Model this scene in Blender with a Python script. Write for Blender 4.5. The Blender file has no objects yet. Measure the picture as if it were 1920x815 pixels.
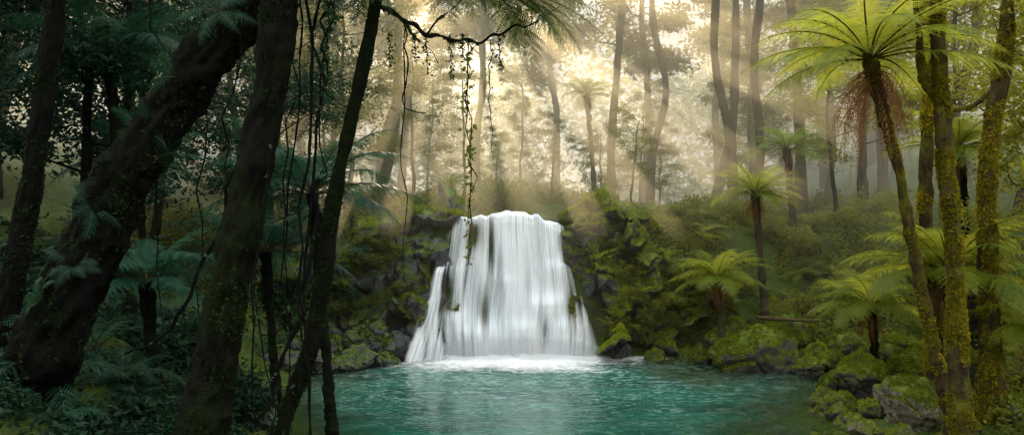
import bpy, math, random
import numpy as np
from mathutils import Vector, Matrix, Euler

sc = bpy.context.scene
sc.view_settings.view_transform = 'Standard'
sc.view_settings.look = 'None'
sc.view_settings.exposure = 0
COL = sc.collection
R = np.random.default_rng(11)
random.seed(4)
EL, AZ = math.radians(19), math.radians(-3.5)
S = Vector((math.sin(AZ)*math.cos(EL), math.cos(AZ)*math.cos(EL), math.sin(EL)))

# ------------------------------------------------------------ noise
def _h(i, s):
    v = np.sin(i[..., 0]*127.1 + i[..., 1]*311.7 + i[..., 2]*74.7 + s*19.19)*43758.5453
    return v-np.floor(v)
def vnoise(p, s=0.):
    p = np.asarray(p, float); i = np.floor(p); f = p-i; f = f*f*(3-2*f); o = 0
    for a in (0, 1):
        for b in (0, 1):
            for c in (0, 1):
                w = (f[..., 0] if a else 1-f[..., 0])*(f[..., 1] if b else 1-f[..., 1])*(f[..., 2] if c else 1-f[..., 2])
                o = o+w*_h(i+np.array([a, b, c]), s)
    return o*2-1
def fbm(p, o=4, s=0.):
    r = 0; a = 1.; p = np.asarray(p, float)
    for k in range(o):
        r = r+a*vnoise(p, s+k*3.1); p = p*2.03; a *= .5
    return r
def worley(P, C, tilt, off, w=.06):
    D = ((P**2).sum(1)[:, None]+(C**2).sum(1)[None]-2*P@C.T); o = np.argpartition(D, 1, axis=1)[:, :2]; r = np.arange(len(P))
    d0 = D[r, o[:, 0]]; d1 = D[r, o[:, 1]]; sw = d0 > d1; a = np.where(sw, o[:, 1], o[:, 0]); b = np.where(sw, o[:, 0], o[:, 1])
    D = np.sqrt(np.maximum(D, 0)); d = P-C[a]; f = off[a]+(d*tilt[a]).sum(1); e = np.clip((D[r, b]-D[r, a])/w, 0, 1)
    return f-.35*(1-e)**2*w*2.2

# ------------------------------------------------------------ mesh helpers
def mesh(name, V, groups, mats, smooth=False, uv=None):
    V = np.asarray(V, np.float32)
    me = bpy.data.meshes.new(name)
    me.vertices.add(len(V)); me.vertices.foreach_set('co', V.ravel())
    loops = []; starts = []; mi = []; n = 0
    for F, m in groups:
        F = np.asarray(F, np.int32)
        if len(F) == 0: continue
        k = F.shape[1]
        loops.append(F.ravel()); starts.append(n+np.arange(len(F))*k); mi.append(np.full(len(F), m)); n += F.size
    loops = np.concatenate(loops).astype(np.int32); starts = np.concatenate(starts).astype(np.int32); mi = np.concatenate(mi).astype(np.int32)
    me.loops.add(len(loops)); me.loops.foreach_set('vertex_index', loops)
    me.polygons.add(len(starts)); me.polygons.foreach_set('loop_start', starts)
    me.polygons.foreach_set('material_index', mi)
    me.polygons.foreach_set('use_smooth', np.full(len(starts), smooth))
    for m in mats: me.materials.append(m)
    if uv is not None:
        l = me.uv_layers.new(name='UVMap'); l.data.foreach_set('uv', np.asarray(uv, np.float32)[loops].ravel())
    me.update(calc_edges=True); me.validate()
    return me
def put(name, data, loc=(0, 0, 0), rot=(0, 0, 0), scl=1., label=None, cat=None, group=None, kind=None, parent=None):
    o = bpy.data.objects.new(name, data)
    o.location = loc; o.rotation_euler = rot
    o.scale = (scl,)*3 if np.isscalar(scl) else scl
    if label: o['label'] = label
    if cat: o['category'] = cat
    if group: o['group'] = group
    if kind: o['kind'] = kind
    if parent: o.parent = parent
    COL.objects.link(o); return o
class Geo:
    def __init__(s): s.V = []; s.G = {}; s.n = 0
    def add(s, V, F, m=0):
        V = np.asarray(V, float).reshape(-1, 3); F = np.asarray(F, np.int64)
        s.V.append(V); s.G.setdefault((F.shape[1], m), []).append(F+s.n); s.n += len(V)
    def mesh(s, name, mats, smooth=False):
        return mesh(name, np.concatenate(s.V), [(np.concatenate(f), k[1]) for k, f in s.G.items()], mats, smooth)
def catmull(P, n):
    P = np.asarray(P, float); P = np.vstack([2*P[0]-P[1], P, 2*P[-1]-P[-2]]); m = len(P)-3
    t = np.linspace(0, m-1e-6, n); i = t.astype(int); f = (t-i)[:, None]
    a, b, c, d = P[i], P[i+1], P[i+2], P[i+3]
    return .5*((2*b)+(c-a)*f+(2*a-5*b+4*c-d)*f**2+(3*b-a-3*c+d)*f**3)
def tube(P, rad, n=60, sides=14, amp=.0, fr=4., seed=0., lobes=0., ridge=0.):
    C = catmull(P, n); r = np.interp(np.linspace(0, 1, n), np.linspace(0, 1, len(rad)), rad)
    T = np.gradient(C, axis=0); T /= np.linalg.norm(T, axis=1)[:, None]+1e-9
    up = np.array([0, 1., .05]) if abs(T[:, 1]).mean() < .8 else np.array([1., 0, 0])
    A = np.cross(T, up); A /= np.linalg.norm(A, axis=1)[:, None]; B = np.cross(T, A)
    th = np.arange(sides)/sides*2*np.pi
    D = A[:, None]*np.cos(th)[None, :, None]+B[:, None]*np.sin(th)[None, :, None]
    V = C[:, None]+D*r[:, None, None]
    k = 1+amp*fbm(V*fr, 4, seed)
    if ridge:
        L = np.linspace(0, 1, n)*np.linalg.norm(np.diff(C, axis=0), axis=1).sum()
        q = np.stack([np.cos(th)[None]*3.2+0*L[:, None], np.sin(th)[None]*3.2+0*L[:, None], (L[:, None]+0*th[None])*3.], -1)
        k = k+ridge*(.5-np.abs(fbm(q, 3, seed+2)))
    if lobes:
        s = np.linspace(0, 1, n)[:, None]
        k = k+lobes*np.exp(-s*12)*(1.1+.6*np.sin(th*4+seed)+.3*np.sin(th*7+1))[...]
    V = C[:, None]+D*(r[:, None]*k)[..., None]
    i = np.arange(n-1)[:, None]*sides; j = np.arange(sides)[None]; j2 = (j+1) % sides
    F = np.stack([i+j, i+j2, i+sides+j2, i+sides+j], -1).reshape(-1, 4)
    return V.reshape(-1, 3), F
def leafcards(C, size, R, up=.0, droop=.3, wid=.42):
    n = len(C)
    d = R.normal(size=(n, 3)); d[:, 2] = d[:, 2]*.6-droop; d /= np.linalg.norm(d, axis=1)[:, None]
    q = R.normal(size=(n, 3)); s = np.cross(d, q); s /= np.linalg.norm(s, axis=1)[:, None]
    nn = np.cross(s, d)
    L = size*R.uniform(.6, 1.3, n)[:, None]
    V = np.stack([C, C+d*L*.45+s*L*wid*.5+nn*L*.08, C+d*L, C+d*L*.45-s*L*wid*.5+nn*L*.08], 1)
    return V.reshape(-1, 3), np.arange(4*n).reshape(-1, 4)
def mosscards(V, F, n, size, R, minz=-2., thr=-.1, fr=3., flip=1., droop=0.):
    a = V[F[:, 0]]; b = V[F[:, 1]]; c = V[F[:, 2]]; N = np.cross(b-a, c-a)*flip; ar = np.linalg.norm(N, axis=1); N = N/(ar[:, None]+1e-9)
    C = (a+c)/2 if F.shape[1] == 4 else (a+b+c)/3
    w = ar*((N[:, 2]+.35*fbm(C*fr, 3, 5)) > minz)*(fbm(C*fr, 3, 8) > thr)+ar*1e-5; w = w/w.sum()
    i = R.choice(len(F), n, p=w); u = R.uniform(0, 1, (n, 1)); v = R.uniform(0, 1, (n, 1))
    P = a[i]+(b[i]-a[i])*u*.9+(c[i]-b[i])*v*u*.9
    d = N[i]*.8+R.normal(0, .55, (n, 3)); d[:, 2] -= droop; d /= np.linalg.norm(d, axis=1)[:, None]
    s = np.cross(d, R.normal(size=(n, 3))); s /= np.linalg.norm(s, axis=1)[:, None]
    L = size*R.uniform(.5, 1.4, (n, 1)); P = P-N[i]*L*.15
    return np.stack([P-s*L*.35, P+s*L*.35, P+d*L], 1).reshape(-1, 3), np.arange(3*n).reshape(-1, 3)
def frond(L, e0, e1, az, W, npin, npl, R, base=(0, 0, 0), stalk=.12, rw=.012, hang=.25):
    n = 30; t = np.linspace(0, 1, n); e = e0+(e1-e0)*t**1.15
    ds = L/(n-1); r = np.concatenate([[0], np.cumsum(np.cos(e[:-1])*ds)]); z = np.concatenate([[0], np.cumsum(np.sin(e[:-1])*ds)])
    sway = R.uniform(-.12, .12)*L*t**2
    def ev(tt):
        rr = np.interp(tt, t, r); zz = np.interp(tt, t, z); ss = np.interp(tt, t, sway); ee = np.interp(tt, t, e)
        return rr, zz, ss, ee
    ca, sa = math.cos(az), math.sin(az)
    def w(rr, ss, zz): return np.stack([rr*ca-ss*sa+base[0], rr*sa+ss*ca+base[1], zz+base[2]], -1)
    P = w(r, sway, z); side = np.array([-sa, ca, 0.])
    hw = rw*(1-.85*t)[:, None]
    Vs = np.concatenate([P-side*hw, P+side*hw, P-np.array([0, 0, 1.])*hw*1.6]); i = np.arange(n-1)
    Fs = np.concatenate([np.stack([i+a*n, i+b*n, i+b*n+1, i+a*n+1], -1) for a, b in ((0, 1), (1, 2), (2, 0))])
    tp = np.linspace(stalk, .985, npin); prof = np.clip(np.sin(np.pi*np.clip((tp-stalk+.07)/(1.07-stalk), 0, 1)**.75), 0, 1)**.7
    out = []
    for sg in (-1, 1):
        tt = tp+R.normal(0, .003, npin); rr, zz, ss, ee = ev(tt)
        l = W*prof*R.uniform(.85, 1.1, npin)
        al = np.radians(18+30*tp)+R.normal(0, .07, npin)
        Tn = np.stack([np.cos(ee), 0*ee, np.sin(ee)], -1); S_ = np.array([0, sg, 0.])[None].repeat(npin, 0)
        N = np.stack([-np.sin(ee), 0*ee, np.cos(ee)], -1)
        D = Tn*np.sin(al)[:, None]+S_*np.cos(al)[:, None]
        E = Tn*np.cos(al)[:, None]-S_*np.sin(al)[:, None]
        u = (np.arange(npl)+.5)/npl
        hh = R.uniform(.4, 1.5, npin)*hang
        O = np.stack([rr, ss, zz], -1)
        def pt(uu): return O[:, None]+D[:, None]*(l[:, None]*uu)[..., None]-np.array([0, 0, 1.])*((l*hh)[:, None]*uu**2)[..., None]
        U = u[None].repeat(npin, 0); du = .5/npl
        a = pt(U-du*.7); b = pt(U+du*.55); c = pt(U+du*.7)
        ql = (l[:, None]*.19*(1-U**1.6)*.9+l[:, None]*.015)
        for g in (-1, 1):
            tip = c+E[:, None]*(g*ql)[..., None]+N[:, None]*(ql*.12)[..., None]
            out.append(np.stack([a, b, tip], 2).reshape(-1, 3))
    Q = np.concatenate(out); Q = w(Q[:, 0], Q[:, 1], Q[:, 2])
    return Vs, Fs, Q, np.arange(len(Q)).reshape(-1, 3)
def crown_mesh(name, nf, L, e0r, e1r, W, npin, npl, mats, seed, azr=(0, 2*math.pi), hang=.25, rw=.012):
    R = np.random.default_rng(seed); g = Geo()
    for k in range(nf):
        az = azr[0]+(azr[1]-azr[0])*((k*.618034) % 1)+R.normal(0, .08)
        q = k/nf
        e0 = math.radians(e0r[0]+(e0r[1]-e0r[0])*q+R.normal(0, 5)); e1 = math.radians(e1r[0]+(e1r[1]-e1r[0])*q+R.normal(0, 8))
        a, b, c, d = frond(L*R.uniform(.8, 1.1), e0, e1, az, W*R.uniform(.9, 1.1), npin, npl, R, hang=hang, rw=rw)
        g.add(a, b, 1); g.add(c, d, 0)
    return g.mesh(name, mats)

# ------------------------------------------------------------ materials
def newmat(name):
    m = bpy.data.materials.new(name); m.use_nodes = True; nt = m.node_tree; nt.nodes.clear()
    return m, nt, nt.nodes, nt.links
def nz(N, L, vec, scale, detail=4, rough=.55, dist=0):
    n = N.new('ShaderNodeTexNoise'); n.inputs['Scale'].default_value = scale; n.inputs['Detail'].default_value = detail
    n.inputs['Roughness'].default_value = rough; n.inputs['Distortion'].default_value = dist
    if vec: L.new(vec, n.inputs['Vector'])
    return n.outputs['Fac']
def ramp(N, L, fac, stops):
    r = N.new('ShaderNodeValToRGB'); e = r.color_ramp.elements
    while len(e) < len(stops): e.new(.5)
    for k, (p, c) in enumerate(stops):
        e[k].position = p; e[k].color = (c, c, c, 1) if np.isscalar(c) else (*c, 1)
    L.new(fac, r.inputs[0]); return r.outputs[0]
def mth(N, L, op, a, b=None, clamp=False):
    m = N.new('ShaderNodeMath'); m.operation = op; m.use_clamp = clamp
    for k, v in enumerate((a, b)):
        if v is None: continue
        if isinstance(v, (int, float)): m.inputs[k].default_value = v
        else: L.new(v, m.inputs[k])
    return m.outputs[0]
def mix(N, L, fac, a, b):
    m = N.new('ShaderNodeMix'); m.data_type = 'RGBA'
    for s, v in ((0, fac), (6, a), (7, b)):
        if isinstance(v, (int, float)): m.inputs[s].default_value = v
        elif isinstance(v, tuple): m.inputs[s].default_value = (*v, 1)
        else: L.new(v, m.inputs[s])
    return m.outputs[2]
def leafmat(name, c1, c2, c3, trans=.45, tcol=None, rough=.45, spec=.35, sc_=3.):
    m, nt, N, L = newmat(name)
    geo = N.new('ShaderNodeNewGeometry'); oi = N.new('ShaderNodeObjectInfo')
    f = nz(N, L, geo.outputs['Position'], sc_, 2); f2 = nz(N, L, geo.outputs['Position'], sc_*9, 0)
    a = ramp(N, L, mth(N, L, 'ADD', mth(N, L, 'MULTIPLY', f, .6), mth(N, L, 'MULTIPLY', f2, .4)), [(.33, c1), (.5, c2), (.66, c3)])
    hsv = N.new('ShaderNodeHueSaturation'); L.new(a, hsv.inputs['Color'])
    L.new(mth(N, L, 'ADD', mth(N, L, 'MULTIPLY', oi.outputs['Random'], .7), .65), hsv.inputs['Value'])
    L.new(mth(N, L, 'ADD', mth(N, L, 'MULTIPLY', oi.outputs['Random'], -.03), .515), hsv.inputs['Hue'])
    p = N.new('ShaderNodeBsdfPrincipled'); L.new(hsv.outputs[0], p.inputs['Base Color']); p.inputs['Roughness'].default_value = rough
    p.inputs['Specular IOR Level'].default_value = spec
    t = N.new('ShaderNodeBsdfTranslucent')
    tc = mix(N, L, .5, hsv.outputs[0], tcol if tcol else c3); L.new(tc, t.inputs['Color'])
    s = N.new('ShaderNodeMixShader'); s.inputs[0].default_value = trans
    L.new(p.outputs[0], s.inputs[1]); L.new(t.outputs[0], s.inputs[2])
    o = N.new('ShaderNodeOutputMaterial'); L.new(s.outputs[0], o.inputs['Surface']); return m
def solidmat(name, c1, c2, moss1=None, moss2=None, mossamt=.5, nscale=6., rough=.8, mscale=3., upw=.5, bump=.5, bscale=25., stretch=(1, 1, 1), spec=.3):
    m, nt, N, L = newmat(name)
    geo = N.new('ShaderNodeNewGeometry'); mp = N.new('ShaderNodeMapping'); L.new(geo.outputs['Position'], mp.inputs[0]); mp.inputs['Scale'].default_value = stretch
    v = mp.outputs[0]
    base = ramp(N, L, nz(N, L, v, nscale, 6, .65), [(.3, c1), (.7, c2)])
    bn = nz(N, L, v, bscale, 6, .7); rg = None
    if moss1:
        sp = N.new('ShaderNodeSeparateXYZ'); L.new(geo.outputs['Normal'], sp.inputs[0])
        f = mth(N, L, 'ADD', mth(N, L, 'MULTIPLY', sp.outputs['Z'], upw), nz(N, L, geo.outputs['Position'], mscale, 6, .7))
        th = 1-mossamt
        mk = ramp(N, L, f, [(max(th-.08, 0), 0.), (min(th+.08, 1), 1.)])
        mc = ramp(N, L, nz(N, L, geo.outputs['Position'], 9, 5, .7), [(.35, moss1), (.65, moss2)])
        base = mix(N, L, mk, base, mc); rg = mk
    p = N.new('ShaderNodeBsdfPrincipled'); L.new(base, p.inputs['Base Color']); p.inputs['Specular IOR Level'].default_value = spec
    if rg: L.new(mth(N, L, 'ADD', mth(N, L, 'MULTIPLY', rg, .95-rough), rough), p.inputs['Roughness'])
    else: p.inputs['Roughness'].default_value = rough
    b = N.new('ShaderNodeBump'); b.inputs['Strength'].default_value = bump; b.inputs['Distance'].default_value = .05
    L.new(bn, b.inputs['Height']); L.new(b.outputs[0], p.inputs['Normal'])
    o = N.new('ShaderNodeOutputMaterial'); L.new(p.outputs[0], o.inputs['Surface']); return m

M_dark = leafmat('leaf_shaded_green', (.0045, .018, .009), (.009, .035, .016), (.018, .062, .024), .35, rough=.45, spec=.25)  # darkest leaf copy, with the shade of the left side in its colour
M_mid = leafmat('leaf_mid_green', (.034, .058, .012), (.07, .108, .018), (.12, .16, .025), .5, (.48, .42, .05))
M_gold = leafmat('leaf_sunny_green', (.06, .088, .012), (.125, .168, .018), (.21, .235, .025), .55, (.8, .68, .06))  # sunlit leaf copy, golden light mixed into its colour
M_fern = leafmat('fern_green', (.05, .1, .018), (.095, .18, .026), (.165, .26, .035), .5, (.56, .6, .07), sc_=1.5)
M_ferngold = leafmat('fern_sunny', (.095, .145, .016), (.17, .235, .024), (.26, .305, .035), .6, (.95, .88, .09), sc_=1.5)  # sunlit fern copy, warm sun mixed into its colour
M_fernblue = leafmat('fern_shaded_green', (.010, .042, .027), (.018, .074, .044), (.038, .12, .068), .35, (.05, .19, .07), spec=.2, sc_=1.5)  # shaded fern copy, cool shade mixed into its colour
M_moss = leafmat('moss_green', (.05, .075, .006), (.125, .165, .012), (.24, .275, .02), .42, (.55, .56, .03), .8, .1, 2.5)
M_mossd = leafmat('moss_shaded', (.008, .016, .004), (.02, .036, .007), (.042, .066, .011), .3, None, .8, .1, 2.5)  # dark moss copy, shade is part of its colour
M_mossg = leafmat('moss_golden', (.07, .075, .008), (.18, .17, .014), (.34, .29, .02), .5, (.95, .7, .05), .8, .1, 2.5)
M_stem = solidmat('fern_stalk', (.05, .035, .015), (.1, .07, .025))
M_dead = leafmat('dead_frond_brown', (.09, .04, .016), (.19, .085, .033), (.3, .14, .055), .45, (.65, .28, .09))
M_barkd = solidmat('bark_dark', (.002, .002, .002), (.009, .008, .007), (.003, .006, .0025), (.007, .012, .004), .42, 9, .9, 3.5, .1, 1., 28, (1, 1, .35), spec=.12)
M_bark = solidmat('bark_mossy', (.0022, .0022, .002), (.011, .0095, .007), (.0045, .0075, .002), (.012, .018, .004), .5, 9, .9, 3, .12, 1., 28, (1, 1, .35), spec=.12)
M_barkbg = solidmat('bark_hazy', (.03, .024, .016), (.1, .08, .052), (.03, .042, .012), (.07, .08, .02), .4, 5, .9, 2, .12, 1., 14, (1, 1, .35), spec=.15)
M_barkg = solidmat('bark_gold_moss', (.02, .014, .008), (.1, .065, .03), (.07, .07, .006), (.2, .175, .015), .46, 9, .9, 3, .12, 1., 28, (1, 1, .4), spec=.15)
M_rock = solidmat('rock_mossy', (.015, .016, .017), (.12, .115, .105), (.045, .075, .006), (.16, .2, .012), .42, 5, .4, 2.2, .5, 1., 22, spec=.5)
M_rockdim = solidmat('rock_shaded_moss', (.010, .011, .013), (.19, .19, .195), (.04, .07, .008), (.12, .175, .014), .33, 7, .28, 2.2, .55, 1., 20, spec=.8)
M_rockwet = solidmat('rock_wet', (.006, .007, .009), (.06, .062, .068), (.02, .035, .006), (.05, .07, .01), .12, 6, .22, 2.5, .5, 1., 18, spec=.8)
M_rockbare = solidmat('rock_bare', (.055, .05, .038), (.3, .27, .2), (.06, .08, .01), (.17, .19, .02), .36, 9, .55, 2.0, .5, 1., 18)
M_ground = solidmat('forest_floor', (.016, .013, .009), (.07, .055, .034), (.025, .048, .006), (.08, .115, .012), .47, 4, .85, 1.5, .2, 1., 10)

# ------------------------------------------------------------ terrain
def xL(y): return np.interp(y, [-5, 5, 6, 11, 13.5, 15.9, 17.4, 40], [-1.2, -1.5, -1.8, -3.4, -4.5, -3.5, -2.1, -2.1])
def xR(y): return np.interp(y, [-5, 5, 11, 12, 14, 15.3, 16.4, 17.4, 40], [3.5, 3.8, 4.9, 5.15, 6.2, 6.6, 4.8, 2.4, 2.2])
def ground_z(x, y):
    x = np.asarray(x, float); y = np.asarray(y, float)
    dl = xL(y)-x; dr = x-xR(y)
    w = np.interp(x, [-6, -3, -1.7, 1.6, 3.2, 6], [5, 2.5, 1, 1, 4.5, 6]); db = (y-17.5)/w; dn = 5-y
    zl = np.interp(dl, [-4, 0, 2, 6, 20, 120], [-1, 0, 1.5, 2.9, 7, 12])
    zr = np.interp(dr, [-4.5, -1.9, 0, 1.5, 3, 6, 20, 120], [-1, -.3, 0, .13, .5, 1.9, 7, 12])
    zb = np.interp(db, [-2, 0, .38, .6, 4, 40, 160], [-1, 0, 2.6, 2.85, 3.0, 6, 9])
    zn = np.interp(dn, [-3, 0, 5, 20, 120], [-.9, 0, 1.1, 1.6, 8])
    z = np.maximum(np.maximum(zl, zr), np.maximum(zb, zn))
    out = np.clip(z, 0, 1)
    p = np.stack([x, y, z*0], -1)
    z = z+fbm(p*.6, 4, 3.)*.22*(.3+out)*np.clip(.35+np.abs(x)*.15, 0, 1)+fbm(p*2.5, 3, 9.)*.06
    ch = np.exp(-(np.abs(x-0)/1.25)**6)*np.clip((y-17.9)*4, 0, 1)*np.clip((26-y)/4, 0, 1)
    return z*(1-ch)+ch*np.minimum(z, 2.8)
def gz(x, y): return float(ground_z(np.array([x]), np.array([y]))[0])
def warp(n, a, b, c, k):
    t = np.linspace(-1, 1, n); s = np.sinh(t*k)/np.sinh(k); return np.where(s < 0, c+s*(c-a), c+s*(b-c))
gx = warp(340, -160, 160, 0, 4.2); gy = warp(340, -60, 220, 15, 4.2)
X, Y = np.meshgrid(gx, gy, indexing='xy'); Z = ground_z(X, Y)
V = np.stack([X, Y, Z], -1).reshape(-1, 3); n = 340
i = (np.arange(n-1)[:, None]*n+np.arange(n-1)[None]).ravel()
put('ground', mesh('ground', V, [(np.stack([i, i+1, i+n+1, i+n], -1), 0)], [M_ground], True), label='mossy dark forest floor rising around the pool', kind='structure', cat='ground')
RG = np.random.default_rng(91); g = Geo()
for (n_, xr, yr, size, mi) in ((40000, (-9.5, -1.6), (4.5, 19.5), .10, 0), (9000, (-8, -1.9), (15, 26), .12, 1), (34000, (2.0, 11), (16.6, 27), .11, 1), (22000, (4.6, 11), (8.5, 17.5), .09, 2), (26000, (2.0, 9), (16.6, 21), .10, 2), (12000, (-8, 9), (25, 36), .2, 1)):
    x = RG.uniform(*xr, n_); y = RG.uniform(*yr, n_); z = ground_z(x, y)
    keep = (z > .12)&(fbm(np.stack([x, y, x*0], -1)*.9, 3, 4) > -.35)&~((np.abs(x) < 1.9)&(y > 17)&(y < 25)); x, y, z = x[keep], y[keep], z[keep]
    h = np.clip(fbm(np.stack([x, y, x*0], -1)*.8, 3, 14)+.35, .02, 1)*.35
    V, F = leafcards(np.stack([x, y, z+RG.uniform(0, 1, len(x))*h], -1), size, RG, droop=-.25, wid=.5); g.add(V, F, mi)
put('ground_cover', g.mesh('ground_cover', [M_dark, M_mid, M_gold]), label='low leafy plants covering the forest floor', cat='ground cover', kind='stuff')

# ------------------------------------------------------------ water
def watermat():
    m, nt, N, L = newmat('pool_water')
    at = N.new('ShaderNodeAttribute'); at.attribute_name = 'shallow'; sh = at.outputs['Fac']
    geo = N.new('ShaderNodeNewGeometry'); mp = N.new('ShaderNodeMapping'); L.new(geo.outputs['Position'], mp.inputs[0]); mp.inputs['Scale'].default_value = (1, 1.9, 1)
    v = mp.outputs[0]
    at2 = N.new('ShaderNodeAttribute'); at2.attribute_name = 'foam'
    deep = ramp(N, L, nz(N, L, v, .45, 3), [(.35, (.003, .036, .029)), (.65, (.012, .11, .072))])
    deep = mix(N, L, mth(N, L, 'MULTIPLY', at2.outputs['Fac'], .42), deep, (.05, .24, .18))
    p = N.new('ShaderNodeBsdfPrincipled'); L.new(mix(N, L, sh, deep, (.03, .05, .018)), p.inputs['Base Color'])
    p.inputs['Roughness'].default_value = .04; p.inputs['IOR'].default_value = 1.33
    b = N.new('ShaderNodeBump'); b.inputs['Distance'].default_value = .06
    L.new(mth(N, L, 'ADD', mth(N, L, 'MULTIPLY', at2.outputs['Fac'], .4), mth(N, L, 'MULTIPLY', ramp(N, L, nz(N, L, v, .6, 2), [(.4, .15), (.62, 1.)]), .34)), b.inputs['Strength'])
    h = mth(N, L, 'ADD', nz(N, L, v, 1.6, 4, .6, .8), mth(N, L, 'MULTIPLY', nz(N, L, v, 9, 3, .6, .5), .4)); L.new(h, b.inputs['Height'])
    L.new(b.outputs[0], p.inputs['Normal'])
    fo = nz(N, L, v, 3., 8, .75, 2.)
    fm = mth(N, L, 'MULTIPLY', ramp(N, L, fo, [(.49, 0.), (.68, 1.)]), at2.outputs['Fac'])
    d = N.new('ShaderNodeBsdfDiffuse'); d.inputs['Color'].default_value = (.6, .82, .76, 1)
    s1 = N.new('ShaderNodeMixShader'); L.new(fm, s1.inputs[0]); L.new(p.outputs[0], s1.inputs[1]); L.new(d.outputs[0], s1.inputs[2])
    t = N.new('ShaderNodeBsdfTransparent'); t.inputs['Color'].default_value = (.88, .9, .65, 1)
    s = N.new('ShaderNodeMixShader'); L.new(mth(N, L, 'MULTIPLY', sh, .9), s.inputs[0]); L.new(s1.outputs[0], s.inputs[1]); L.new(t.outputs[0], s.inputs[2])
    o = N.new('ShaderNodeOutputMaterial'); L.new(s.outputs[0], o.inputs['Surface']); return m
wx = np.linspace(-7, 9, 160); wy = np.linspace(3, 18.5, 160); X, Y = np.meshgrid(wx, wy)
V = np.stack([X, Y, 0*X], -1).reshape(-1, 3); n = 160
i = (np.arange(n-1)[:, None]*n+np.arange(n-1)[None]).ravel()
wm = mesh('pool_water', V, [(np.stack([i, i+1, i+n+1, i+n], -1), 0)], [watermat()], True)
gzv = ground_z(V[:, 0], V[:, 1]); a = wm.attributes.new('shallow', 'FLOAT', 'POINT'); a.data.foreach_set('value', np.clip(1+gzv/.45, 0, 1).astype(np.float32))
a = wm.attributes.new('foam', 'FLOAT', 'POINT'); dd = np.hypot((V[:, 0]-.1)/1.35, V[:, 1]-17); a.data.foreach_set('value', (np.clip(1.1-dd/7.5, 0.0, 1)**1.8*.95).astype(np.float32))
put('pool_water', wm, label='clear teal plunge pool below the waterfall', kind='structure', cat='water')
X, Y = np.meshgrid(np.linspace(-1.9, 1.9, 30), np.linspace(17.95, 27, 30)); V = np.stack([X, Y, 2.93+0*X+np.maximum(0, Y-19)*.02], -1).reshape(-1, 3)
i = (np.arange(29)[:, None]*30+np.arange(29)[None]).ravel()
sm = mesh('stream', V, [(np.stack([i, i+1, i+31, i+30], -1), 0)], [bpy.data.materials['pool_water']], True)
put('stream', sm, label='shallow stream feeding the waterfall lip', kind='structure', cat='water')

# ------------------------------------------------------------ waterfall
def fallmat(name, lo, hi, su=26., seed=0., gw=.6):
    m, nt, N, L = newmat(name)
    uv = N.new('ShaderNodeUVMap'); uv.uv_map = 'UVMap'
    mp = N.new('ShaderNodeMapping'); L.new(uv.outputs[0], mp.inputs[0]); mp.inputs['Scale'].default_value = (su, .9, 1); mp.inputs['Location'].default_value = (seed, seed*.7, 0)
    f = nz(N, L, mp.outputs[0], 1., 5, .7, .2)
    mp2 = N.new('ShaderNodeMapping'); L.new(uv.outputs[0], mp2.inputs[0]); mp2.inputs['Scale'].default_value = (su*.2, 1.3, 1); mp2.inputs['Location'].default_value = (seed*2, 3, 0)
    g = nz(N, L, mp2.outputs[0], 1., 2, .5, .3)
    at = N.new('ShaderNodeAttribute'); at.attribute_name = 'dens'
    q = mth(N, L, 'ADD', mth(N, L, 'ADD', mth(N, L, 'MULTIPLY', f, 1.1-gw), mth(N, L, 'MULTIPLY', g, gw)), mth(N, L, 'MULTIPLY', mth(N, L, 'SUBTRACT', at.outputs['Fac'], .5), .8))
    mk = ramp(N, L, q, [(lo, 0.), (hi, 1.)])
    d = N.new('ShaderNodeBsdfDiffuse'); t = N.new('ShaderNodeBsdfTranslucent')
    c = ramp(N, L, f, [(.34, (.66, .77, .88)), (.54, (.985, .99, .99))]); L.new(c, d.inputs[0]); L.new(c, t.inputs[0])
    s = N.new('ShaderNodeMixShader'); s.inputs[0].default_value = .15; L.new(d.outputs[0], s.inputs[1]); L.new(t.outputs[0], s.inputs[2])
    tr = N.new('ShaderNodeBsdfTransparent'); s2 = N.new('ShaderNodeMixShader')
    L.new(mk, s2.inputs[0]); L.new(tr.outputs[0], s2.inputs[1]); L.new(s.outputs[0], s2.inputs[2])
    o = N.new('ShaderNodeOutputMaterial'); L.new(s2.outputs[0], o.inputs['Surface']); return m
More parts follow.
